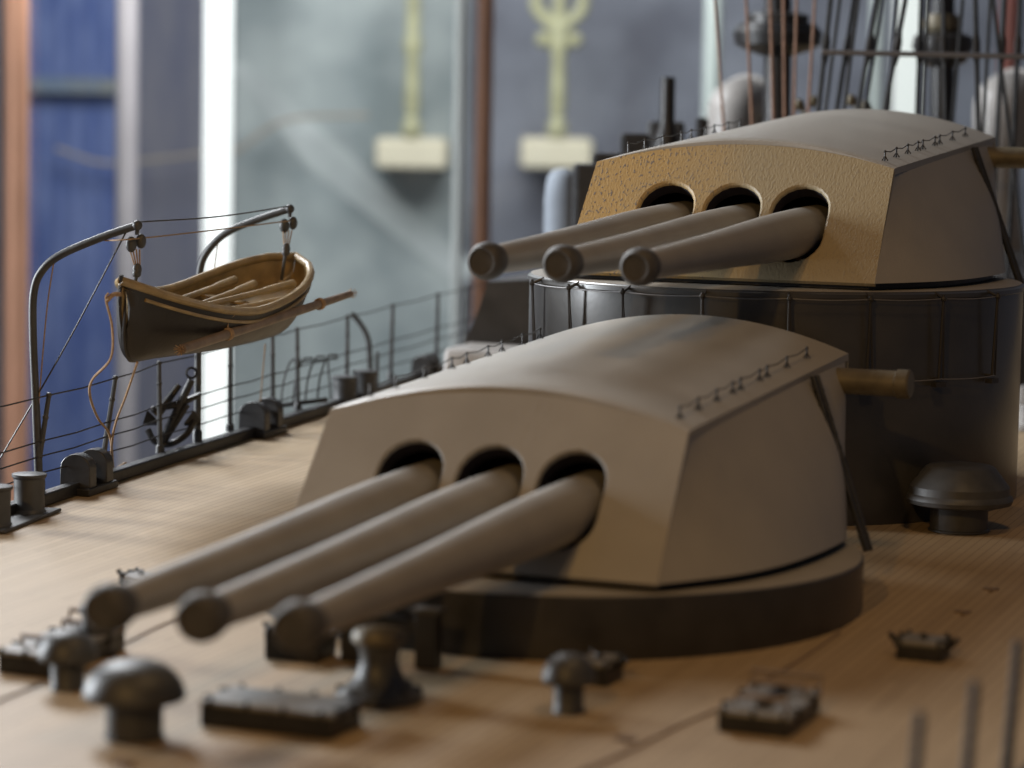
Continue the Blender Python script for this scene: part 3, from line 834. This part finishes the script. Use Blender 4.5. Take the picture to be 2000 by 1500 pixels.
# locker behind the front turret
c = atY(925, 700, 14.6); c.z = dz(14.6); mb = MB()
hh = atY(925, 675, 14.6).z-c.z
mb.box(c+BDIR*.1, (.42, .35, hh), BDIR, ADIR, taper=.04); tag(mb.build('deck_locker', M['cowl'], smooth=0, bevel=.03), 'pale grey locker peeking over the left roof edge of the front turret', 'locker')

# ------------------------------------------------------------------ davits and the boat
SD = Vector((.949, -.316, 0))
davs = empty
def davit(basepx, Ybase, head, knee, elbow, lab, tipext=None):
    e = edge_pt(basepx); b = Vector((e.x+.0, e.y, e.z+.03))
    t = empty('davit', b, lab, 'davit', 'pair of davits carrying the boat')
    mb = MB(); P = [b, b.lerp(knee, .5), knee]+elbow+[head]
    mb.tube(bez(P, 10), [.0165]*11+[.0155]*(10*(len(P)-1)+1-11), 12)
    mb.build('arm', M['vent'], t)
    mb = MB(); mb.lathe(b-Vector((0, 0, .03)), [(.03, 0), (.03, .02), (.022, .03), (.022, .09), (.017, .10)], 20); mb.build('socket', M['black'], t)
    mb = MB(); mb.ball(head, .020, 12); mb.tube([head, head+Vector((0, 0, -.035))], .008, 8); mb.build('head_ring', M['vent'], t)
    return t, b, head
# davit planes stand square to the deck edge
def onarm(b, px, py):
    # point of the davit plane (through b, along SD) seen at the given pixel
    r = ray(px, py); nrm = Vector((SD.y, -SD.x, 0)); o = Vector((0, 0, CAMH))
    t_ = (b-o).dot(nrm)/r.dot(nrm); return o+r*t_
b1 = edge_pt(68); b2 = edge_pt(380)
D1 = davit(68, 11, onarm(b1, 268, 440), onarm(b1, 64, 640), [onarm(b1, 67, 565), onarm(b1, 85, 525), onarm(b1, 122, 496), onarm(b1, 200, 463)], 'curved dark davit holding the bow of the boat, left one')
D2 = davit(380, 12.4, onarm(b2, 566, 408), onarm(b2, 388, 600), [onarm(b2, 391, 530), onarm(b2, 405, 492), onarm(b2, 442, 455), onarm(b2, 500, 430)], 'curved dark davit holding the stern of the boat, right one')
h1, h2 = D1[2], D2[2]

# boat
Yb, Ys = h1.y-.12, h2.y+.06
bow = atY(236, 552, Yb); stern = atY(577, 503, Ys)
bax = (stern-bow); BL = bax.length; bax.normalize()
heel = radians(9)
side0 = Vector((bax.y, -bax.x, 0)).normalized()
bup0 = side0.cross(bax)*1.0
if bup0.z < 0: bup0 = -bup0
bside = side0*cos(heel)-bup0*sin(heel); bup = bup0*cos(heel)+side0*sin(heel)
boat = empty('ship_boat', bow+bax*BL*.5-bup*.3, 'open wooden rowing boat with dark sides hanging from two davits', 'boat')
BW = .215
def sect(k):
    # half width, sheer drop, keel depth at station k
    w = BW*(max(0, 1-((k-.5)/.5)**3.6))**.6 if k >= .5 else BW*sin(k/.5*pi/2)**.78
    sh = -.135*(1-abs(2*k-1)**1.7)
    keel = -.315+.0*k
    if k < .10: keel = -.315*(1-(1-k/.10)**2)**.5 if k > 0 else 0
    if k < .10: keel = -.02-.295*(1-(1-k/.10)**2)**.5
    if k > .80: keel = -.315+.235*((k-.80)/.2)**1.7
    return w, sh, keel
def hull(inner=0, ns=48, nk=14):
    rows = []
    for i in range(ns+1):
        k = i/ns; w, sh, ke = sect(k); w = max(w-inner, .0005); row = []
        sh2 = sh; ke2 = ke+inner*1.2
        for j in range(-nk, nk+1):
            a = abs(j)/nk; s_ = 1 if j >= 0 else -1
            # section: from keel (a=0) to gunwale (a=1)
            fx = sin(a*pi/2)**.8; fz = a**1.9*.55+.45*(1-cos(a*pi/2))
            x = s_*w*fx; z = ke2+(sh2-ke2)*fz
            ko = 0.0
            if k < .2: ko = .055*(1-fz)*(1-k/.2)           # raked stem foot
            row.append(bow+bax*(k*BL+ko*0+(.06*(1-fz) if i == 0 else .06*(1-fz)*(1-k)**6))+bside*x+bup*z)
        rows.append(row)
    return rows
def skin(rows, mb, flip=False):
    n_ = len(rows[0]); vs = [p for r in rows for p in r]; fs = []
    for i in range(len(rows)-1):
        for j in range(n_-1):
            f = (i*n_+j, i*n_+j+1, (i+1)*n_+j+1, (i+1)*n_+j); fs.append(f[::-1] if flip else f)
    mb.add(vs, fs)
ro, ri = hull(0), hull(.012)
mb = MB(); skin(ro, mb); mb.build('hull', M['boathull'], boat, smooth=60)
mb = MB(); skin(ri, mb, True); mb.build('inner_planking', M['boatin'], boat, smooth=60)
for idx in (0, -1):
    mb = MB(); P = [r[idx]+bup*.008 for r in ro][0:]
    P = [p-(bside*(.004 if idx == -1 else -.004)) for p in P]
    mb.tube(P[::2]+[P[-1]], .017, 10); mb.build('gunwale', M['boatin'], boat)
    mb = MB(); P = [r[idx]-bup*.034 for r in ro]
    P = [p for p in P][3:-2]
    mb.tube(P[::2], .007, 8); mb.build('rubbing_strake', M['boatin'], boat)
mb = MB(); st = [r[len(r)//2] for r in ro]; stem = [ro[0][j] for j in range(len(ro[0])//2, len(ro[0]))][::-1]
mb.tube([bow+bup*.03-bax*.006]+stem+st[1:-1], .0085, 8); mb.build('keel', M['boathull'], boat)
def bp(k, s_, z): return bow+bax*(BL*k)+bside*s_+bup*z
for k in (.30, .50, .68):
    w, sh, ke = sect(k); mb = MB(); mb.box(bp(k, 0, sh-.05), (2*w*.93, .06, .01), bside, bax); mb.build('thwart', M['boatin'], boat, smooth=0, bevel=.003)
# fore deck and stern sheets
mb = MB(); vs = []; fs = []; m_ = 8
for i in range(m_+1):
    k = .005+.2*i/m_; w, sh, ke = sect(k); vs += [bp(k, -w*.95, sh-.008), bp(k, 0, sh+.004), bp(k, w*.95, sh-.008)]
for i in range(m_): fs += [(i*3, i*3+1, i*3+4, i*3+3), (i*3+1, i*3+2, i*3+5, i*3+4)]
mb.add(vs, fs); mb.add([v-bup*.012 for v in vs], [f[::-1] for f in fs]); mb.build('fore_deck', M['boatin'], boat)
mb = MB(); vs = []
for i in range(13):
    k = .08+.86*i/12; w, sh, ke = sect(k); vs += [bp(k, -w*.84, sh-.085), bp(k, w*.84, sh-.085)]
mb.add(vs+[v-bup*.01 for v in vs], [(i*2, i*2+1, i*2+3, i*2+2) for i in range(12)]+[(26+i*2+2, 26+i*2+3, 26+i*2+1, 26+i*2) for i in range(12)])
mb.build('bottom_boards', M['boatin'], boat, smooth=0)
# lifting hooks
for k in (.075, .93):
    mb = MB(); w, sh, ke = sect(k); mb.tube([bp(k, 0, sh-.06), bp(k, 0, sh+.055)], .007, 8); mb.ball(bp(k, 0, sh+.06), .018, 10); mb.build('lifting_hook', M['vent'], boat)
# oars inside the boat
for j, (k0, s0, k1, s1) in enumerate(((.30, -.05, .80, -.12), (.28, .06, .86, .10), (.34, .02, .80, -.03), (.33, .10, .72, .16))):
    mb = MB(); a = bp(k0, s0, sect(k0)[1]-.028); b = bp(k1, s1, sect(k1)[1]-.022)
    mb.tube([a, a.lerp(b, .7), a.lerp(b, .75), b], [.012, .012, .016, .019], 10)
    tag(mb.build('oar', M['boatin']), ['wooden oar in the boat lying nearest the far side', 'wooden oar in the boat along the near side', 'wooden oar lying down the middle of the boat', 'short wooden oar wedged by the near gunwale of the boat'][j], 'oar', 'oars laid inside the boat')
# spare spar lashed outside
def bplane(px, py, off):
    r = ray(px, py); o = Vector((0, 0, CAMH)); q0 = bow+bside*off
    return o+r*((q0-o).dot(bside)/r.dot(bside))
a = bplane(355, 682, .185); b = bplane(684, 574, BW+.03)

spar = empty('spar', a, 'long round spar lashed outside the boat, frayed at both ends', 'spar')
mb = MB(); mb.tube([a, a.lerp(b, .3), a.lerp(b, .75), b], [.019, .020, .018, .015], 12); mb.build('pole', M['oar'], spar)
for k, d in ((0, -1), (1, 1)):
    mb = MB(); p = a.lerp(b, k); ax = (b-a).normalized()*d; u, v = frame(ax)
    for j in range(11):
        an = j*2.4; mb.tube([p-ax*.01, p+ax*.012+(u*cos(an)+v*sin(an))*.012, p+ax*.024+(u*cos(an)+v*sin(an))*.022], .0018, 4)
    mb.build('frayed_end', M['rope'], spar)
for k in (.25, .80):
    mb = MB(); p = a.lerp(b, k); ax = (b-a).normalized(); u, v = frame(ax)
    for o in (-.008, 0, .008): mb.tube(arc(p+ax*o, u, v, .022, 0, 2*pi, 14), .004, 5)
    if k < .5: mb.tube([p, p+Vector((0, .0, .05)), bp(.40, BW*.97, sect(.4)[1]+.02)], .004, 5)
    mb.build('lashing', M['rope'], spar)

# falls (block and tackle)
for hd, k, lab in ((h1, .075, 'rope tackle with dark blocks at the bow of the boat'), (h2, .93, 'rope tackle with dark blocks at the stern of the boat')):
    w, sh, ke = sect(k); lo = bp(k, 0, sh+.075); t = empty('boat_tackle', lo, lab, 'tackle', 'tackles lifting the boat')
    up = hd+Vector((-.01, 0, -.06))
    mb = MB(); mb.ball(up+Vector((-.012, 0, -.012)), .027, 14, (.8, .5, 1.15)); mb.build('block', M['vent'], t)
    mb = MB(); mb.ball(up+Vector((.022, .02, .0)), .025, 14, (.8, .5, 1.15)); mb.build('block', M['vent'], t)
    mb = MB(); mb.ball(lo, .022, 14, (.8, .5, 1.1)); mb.build('block', M['vent'], t)
    for o in (-.018, -.006, .007, .02):
        mb = MB(); mb.tube([up+Vector((o*1.0, 0, -.03)), lo+Vector((o*.5, 0, .012))], .003, 5); mb.build('fall_rope', M['rope'], t)

def rope(name, pts, r, m, lab, cat='rope', n=8):
    mb = MB(); mb.tube(bez(pts, n), r, 6); return tag(mb.build(name, m), lab, cat)
rope('stay_wire', [h1+Vector((0, 0, .012)), (h1+h2)/2+Vector((0, 0, .0)), h2+Vector((0, 0, .012))], .0032, M['wire'], 'upper thin wire stretched between the two davit heads', 'wire')
rope('stay_wire', [onarm(b1, 205, 470), h1+Vector((0, 0, -.05)), (h1+h2)/2+Vector((0, 0, -.052)), h2+Vector((0, 0, -.05))], .003, M['rope'], 'lower tan line running below the davit heads', 'rope')
rope('guy_wire', [onarm(b1, 250, 446), onarm(b1, 120, 690), onarm(b1, -20, 930)], .0032, M['wire'], 'dark guy wire slanting from the left davit head to the deck at the left', 'wire')
rope('guy_wire', [onarm(b1, 106, 505), onarm(b1, 90, 620), onarm(b1, 70, 860)], .0028, M['rope'], 'thin line falling beside the left davit post', 'rope')
rope('guy_wire', [onarm(b2, 426, 470), onarm(b2, 414, 560)], .0028, M['rope'], 'short thin line hanging from the bend of the right davit', 'rope')
yb = bow.y
rope('bow_rope', [atY(212, 572, yb), atY(207, 586, yb), atY(219, 640, yb), atY(216, 700, yb), atY(180, 742, yb+.1), atY(176, 775, yb+.2), atY(192, 818, yb+.4), atY(214, 850, yb+.6), dk(221, 912)], .0052, M['rope'], 'slack tan rope looping from the bow down to the railing')
rope('bow_rope', [atY(236, 575, yb-.005), atY(222, 575, yb-.0), atY(208, 588, yb)], .009, M['rope'], 'thick pale rope fender over the bow of the boat')
rope('painter_rope', [atY(268, 708, yb+.12), atY(245, 775, yb+.3), atY(226, 825, yb+.5), atY(218, 870, yb+.7), dk(221, 914), dk(246, 904)], .005, M['rope'], 'straight tan rope hanging under the bow of the boat')
rope('stern_rope', [atY(518, 672, 12.6), atY(514, 720, 12.8), atY(508, 790, 13.0)], .003, M['rope'], 'thin tan rope hanging below the stern of the boat')

# anchor stowed on the edge
ya = 12.25
anc = empty('anchor', atY(345, 862, ya), 'dark anchor stowed upright against the railing under the boat', 'anchor')
A0, A1 = atY(374, 742, ya), atY(318, 862, ya)
mb = MB(); mb.tube([A0, A1], [.016, .020], 10); mb.build('shank', M['black'], anc)
mb = MB(); mb.tube([atY(300, 800, ya-.03), atY(350, 790, ya), atY(392, 770, ya+.03)], [.010, .016, .010], 8); mb.ball(atY(300, 800, ya-.03), .016, 8); mb.build('stock', M['black'], anc)
mb = MB(); mb.tube(bez([atY(288, 838, ya), atY(302, 862, ya), atY(330, 868, ya), atY(362, 850, ya), atY(380, 822, ya)]), .014, 8); mb.build('arms', M['black'], anc)
for q, r_ in ((atY(296, 826, ya), (-22, -34)), (atY(376, 826, ya), (6, -36))):
    mb = MB(); s_ = ya/FPX; mb.add([q+Vector((-16*s_, -.02, 0)), q+Vector((16*s_, .02, 0)), q+Vector((r_[0]*.4*s_, 0, 26*s_)), q+Vector((-16*s_, .0, -6*s_)), q+Vector((16*s_, .04, -6*s_)), q+Vector((r_[0]*.4*s_, .02, 22*s_))],
      [(0, 1, 2), (5, 4, 3), (0, 3, 4, 1), (1, 4, 5, 2), (2, 5, 3, 0)]); mb.build('fluke', M['black'], anc, smooth=0)
mb = MB(); mb.tube(arc(A0+Vector((0, 0, .03)), Vector((1, 0, 0)), Vector((0, 0, 1)), .022, 0, 2*pi, 14), .006, 6); mb.build('ring', M['black'], anc)
mb = MB(); mb.tube([atY(305, 812, ya-.02), atY(350, 752, ya+.02)], [.022, .014], 8); mb.tube([atY(322, 860, ya), atY(366, 790, ya)], [.013, .013], 8)
tag(mb.build('stowed_spars', M['black']), 'bundle of short dark spars lying against the anchor', 'spars')

# ------------------------------------------------------------------ superstructure behind the rear turret
c0 = atY(1037, 548, 14.6); ztop = c0.z
prof = [(1045, 546), (952, 550), (944, 575), (934, 605), (920, 640), (903, 676), (890, 720), (880, 790)]
mb = MB(); vs = []; front = [atY(x, y, 14.8) for x, y in prof]+[atY(2000, 810, 14.8), atY(2000, 546, 14.8)]
back = [p+ADIR*2.2 for p in front]; m_ = len(front)
mb.add(front+back, [tuple(range(m_)), tuple(range(2*m_-1, m_-1, -1))]+[(i, (i+1) % m_, (i+1) % m_+m_, i+m_) for i in range(m_)])
tag(mb.build('deckhouse', M['dark'], smooth=30), 'dark deckhouse with a flared side behind the tall drum', 'deckhouse')
def sil(name, x0, x1, y0, y1, Y, m, lab, cat, depth=.25, **k):
    a = atY(x0, y1, Y); b = atY(x1, y0, Y); mb = MB()
    mb.box(((a.x+b.x)/2, Y+depth/2, a.z), (b.x-a.x, depth, b.z-a.z)); return tag(mb.build(name, m, smooth=0, bevel=k.get('bevel', .02)), lab, cat)
sil('gun_shield', 1118, 1175, 322, 555, 15.0, M['black'], 'dark upright shield at the left side of the rear turret', 'shield', .5)
sil('stowage_box', 1262, 1338, 238, 555, 16.2, M['dark'], 'dark box at the foot of the black upright pipe', 'box', .3)
def light_gun(px, py0, py1, Y, w, lab):
    a = atY(px, py1, Y); t = empty('light_gun', a, lab, 'gun', 'small fittings on the deckhouse'); s_ = Y/FPX
    mb = MB(); mb.lathe(a, [(w*.45*s_, 0), (w*.4*s_, (py1-py0)*.5*s_)], 16); mb.build('pedestal', M['black'], t)
    mb = MB(); mb.box(a+Vector((0, 0, (py1-py0)*.45*s_)), (w*s_, w*1.2*s_, (py1-py0)*.5*s_)); mb.build('breech', M['black'], t, smooth=0, bevel=.02)
    mb = MB(); c = a+Vector((0, 0, (py1-py0)*.8*s_)); mb.tube([c, c+Vector((-w*.35*s_, -.35, .03))], .014, 8); mb.build('barrel', M['black'], t)
light_gun(1184, 286, 550, 15.4, 66, 'dark boxy small gun just left of the rear turret roof')
light_gun(1234, 246, 550, 15.6, 56, 'taller dark boxy small gun behind the left roof edge of the rear turret')
light_gun(1364, 214, 540, 15.9, 24, 'narrow dark small gun left of the big cowl vent')
p = atY(1296, 540, 15.5); s_ = 15.5/FPX
mb = MB(); mb.lathe(p, [(.08, 0), (.08, 250*s_), (.045, 290*s_), (.040, 300*s_), (.038, 386*s_), (.03, 388*s_), (.0001, 388*s_)], 20)
tag(mb.build('exhaust_pipe', M['black']), 'thin black upright pipe against the grey wall left of the cowl vent', 'pipe')
def cowl(px, py_top, Y, r, lab, facing):
    s_ = Y/FPX; t = empty('cowl_vent', atY(px, 560, Y), lab, 'vent', 'large cowl ventilators behind the rear turret')
    c = atY(px, py_top+r*.55, Y); R = r*s_
    base = atY(px, 560, Y)
    f = Vector(facing).normalized(); P = bez([base, c+Vector((0, 0, -R*2.2))-f*R*.3, c+Vector((0, 0, -R*.9))-f*R*.35, c-f*R*.1, c+f*R*.45], 8)
    n_ = len(P); rs = [R*.55+(R*1.0-R*.55)*max(0, (i/(n_-1)-.45)/.55)**1.0 for i in range(n_)]
    mb = MB(); mb.tube(P, rs, 28); mb.build('trunk', M['cowl'], t, smooth=60)
    mb = MB(); a_, b_ = frame((P[-1]-P[-2])); mb.tube(arc(P[-1], a_, b_, R*1.0, 0, 2*pi, 28)[:-1], R*.07, 8, closed=True); mb.build('lip', M['cowl'], t)
    mb = MB(); mb.lathe(P[-1]+(P[-1]-P[-2]).normalized()*.004, [(R*.93, 0), (.0001, .001)], 28, axis=(P[-1]-P[-2])); mb.build('mouth', M['hole'], t)
cowl(1440, 180, 17.5, 70, 'big rounded grey cowl vent above the left part of the rear turret roof', (.55, .8, 0))
cowl(1965, 172, 17.0, 78, 'big grey cowl vent at the right picture edge behind the rigging', (.6, .8, 0))
p = atY(1098, 470, 16.4); s_ = 16.4/FPX; mb = MB(); mb.lathe(p, [(36*s_, 0), (36*s_, 80*s_), (34*s_, 105*s_), (30*s_, 125*s_), (20*s_, 138*s_), (.0001, 142*s_)], 24)
tag(mb.build('canvas_hood', mat('pale_canvas', (.24, .27, .31), .8, var=.1), smooth=60), 'pale bluish rounded hood left of the dark shield by the rear turret', 'hood')

# masts
def mast(px, Y, wpx, lab, parts):
    base = atY(px, 620, Y); top = atY(px+4, -160, Y); t = empty('mast', base, lab, 'mast')
    mb = MB(); mb.tube([base, top], [wpx*.55*Y/FPX, wpx*.5*Y/FPX], 20); mb.build('pole', M['black'], t)
    s_ = Y/FPX
    for nm, pr, m in parts:
        mb = MB(); mb.lathe(atY(px+2, pr[0], Y), [(r*s_, h*s_) for r, h in pr[1]], 28); mb.build(nm, m, t, smooth=40)
    return t
mast(1516, 16.2, 52, 'thick dark mast with a round platform, left of the rigging', [
    ('platform', (110, [(28, 0), (60, 10), (84, 22), (88, 45), (74, 62), (30, 70)]), M['black']),
    ('collar', (60, [(45, 0), (60, 8), (62, 30), (40, 36)]), M['dark'])])
mast(1838, 16.0, 46, 'thick dark mast with a brass band, behind the rigging', [
    ('platform', (132, [(24, 0), (45, 10), (60, 40), (56, 60), (30, 70)]), M['dark']),
    ('brass_band', (66, [(28, 0), (36, 10), (38, 22), (30, 36), (24, 38)]), M['brass'])])

# rigging: shrouds with a ratline
Yr = 14.2
sh = [(1598, 1622), (1612, 1640), (1634, 1668), (1648, 1676), (1675, 1712), (1690, 1722), (1728, 1768), (1735, 1752), (1792, 1800), (1803, 1812), (1846, 1842), (1862, 1880), (1910, 1905), (1922, 1934), (1950, 1962), (1966, 1940), (1982, 1992)]
for k, (xb, xt) in enumerate(sh):
    Yk = Yr+.25*(k % 3)
    a = atY(xb+(xb-xt)*1.6, 560, Yk); b = atY(xt+(xt-xb)*.8, -170, Yk)
    mb = MB(); mb.tube([a, b], .0105 if k % 2 else .014, 6)
    if k % 2 == 0:
        p, q = atY(xb+(xt-xb)*.45, 130, Yk), atY(xb+(xt-xb)*.75, 60, Yk); mb.tube([p, p.lerp(q, .3), p.lerp(q, .7), q], [.01, .02, .02, .01], 8)
    ordn = ['first', 'second', 'third', 'fourth', 'fifth', 'sixth', 'seventh', 'eighth', 'ninth', 'tenth', 'eleventh', 'twelfth', 'thirteenth', 'fourteenth', 'fifteenth', 'sixteenth', 'seventeenth'][k]
    tag(mb.build('shroud', M['black']), '%s slanting dark rigging wire from the left at the top right' % ordn, 'rigging wire', 'shrouds above the rear turret')
mb = MB(); mb.tube([atY(1604, 102, Yr-.05), atY(1800, 106, Yr-.05), atY(2060, 112, Yr-.05)], .013, 8)
tag(mb.build('ratline', M['steel']), 'single level bar crossing all the dark rigging wires', 'rigging bar')
mb = MB(); mb.tube([atY(1604, 216, Yr+.1), atY(2050, 225, Yr+.1)], .008, 6)
for xt, xb, i in ((1396, 1412, 0), (1457, 1468, 1), (1504, 1510, 2), (1530, 1532, 3), (1556, 1550, 4), (1592, 1578, 5)):
    mb = MB(); mb.tube([atY(xt-(xb-xt)*.6, -150, 14.6), atY(xb+(xb-xt)*1.4, 560, 14.6)], .0085, 6)
    tag(mb.build('halyard', M['halyard']), '%s copper brown halyard from the left beside the platform mast' % ['first', 'second', 'third', 'fourth', 'fifth', 'sixth'][i], 'rope', 'copper brown halyards')
# brass lamps on the bridge front glimpsed under the rigging
for k, (x, y) in enumerate(((1560, 205), (1588, 198), (1662, 196), (1690, 207))):
    mb = MB(); c = atY(x, y, 15.2); mb.lathe(atY(x, 560, 15.2), [(.012, 0), (.012, c.z-atY(x, 560, 15.2).z-.01)], 10); mb.ball(c, .032, 12)
    tag(mb.build('brass_lamp', M['brass']), ['small brass knob on a rod, leftmost above the turret crown', 'small brass knob on a rod, second from left above the turret crown', 'small brass knob on a rod behind the first rigging wires', 'small brass knob on a rod, rightmost of the four'][k], 'brass knob', 'brass knobs above the rear turret')
# fitting at far right on the deck
p = dk(2010, 838); mb = MB(); mb.lathe(p, [(.10, 0), (.10, .02), (.06, .03), (.06, .12), (.10, .13), (.10, .2), (.0001, .21)], 24)
tag(mb.build('ready_locker', M['cowl']), 'pale drum shaped fitting at the right edge beyond the tall drum', 'fitting')
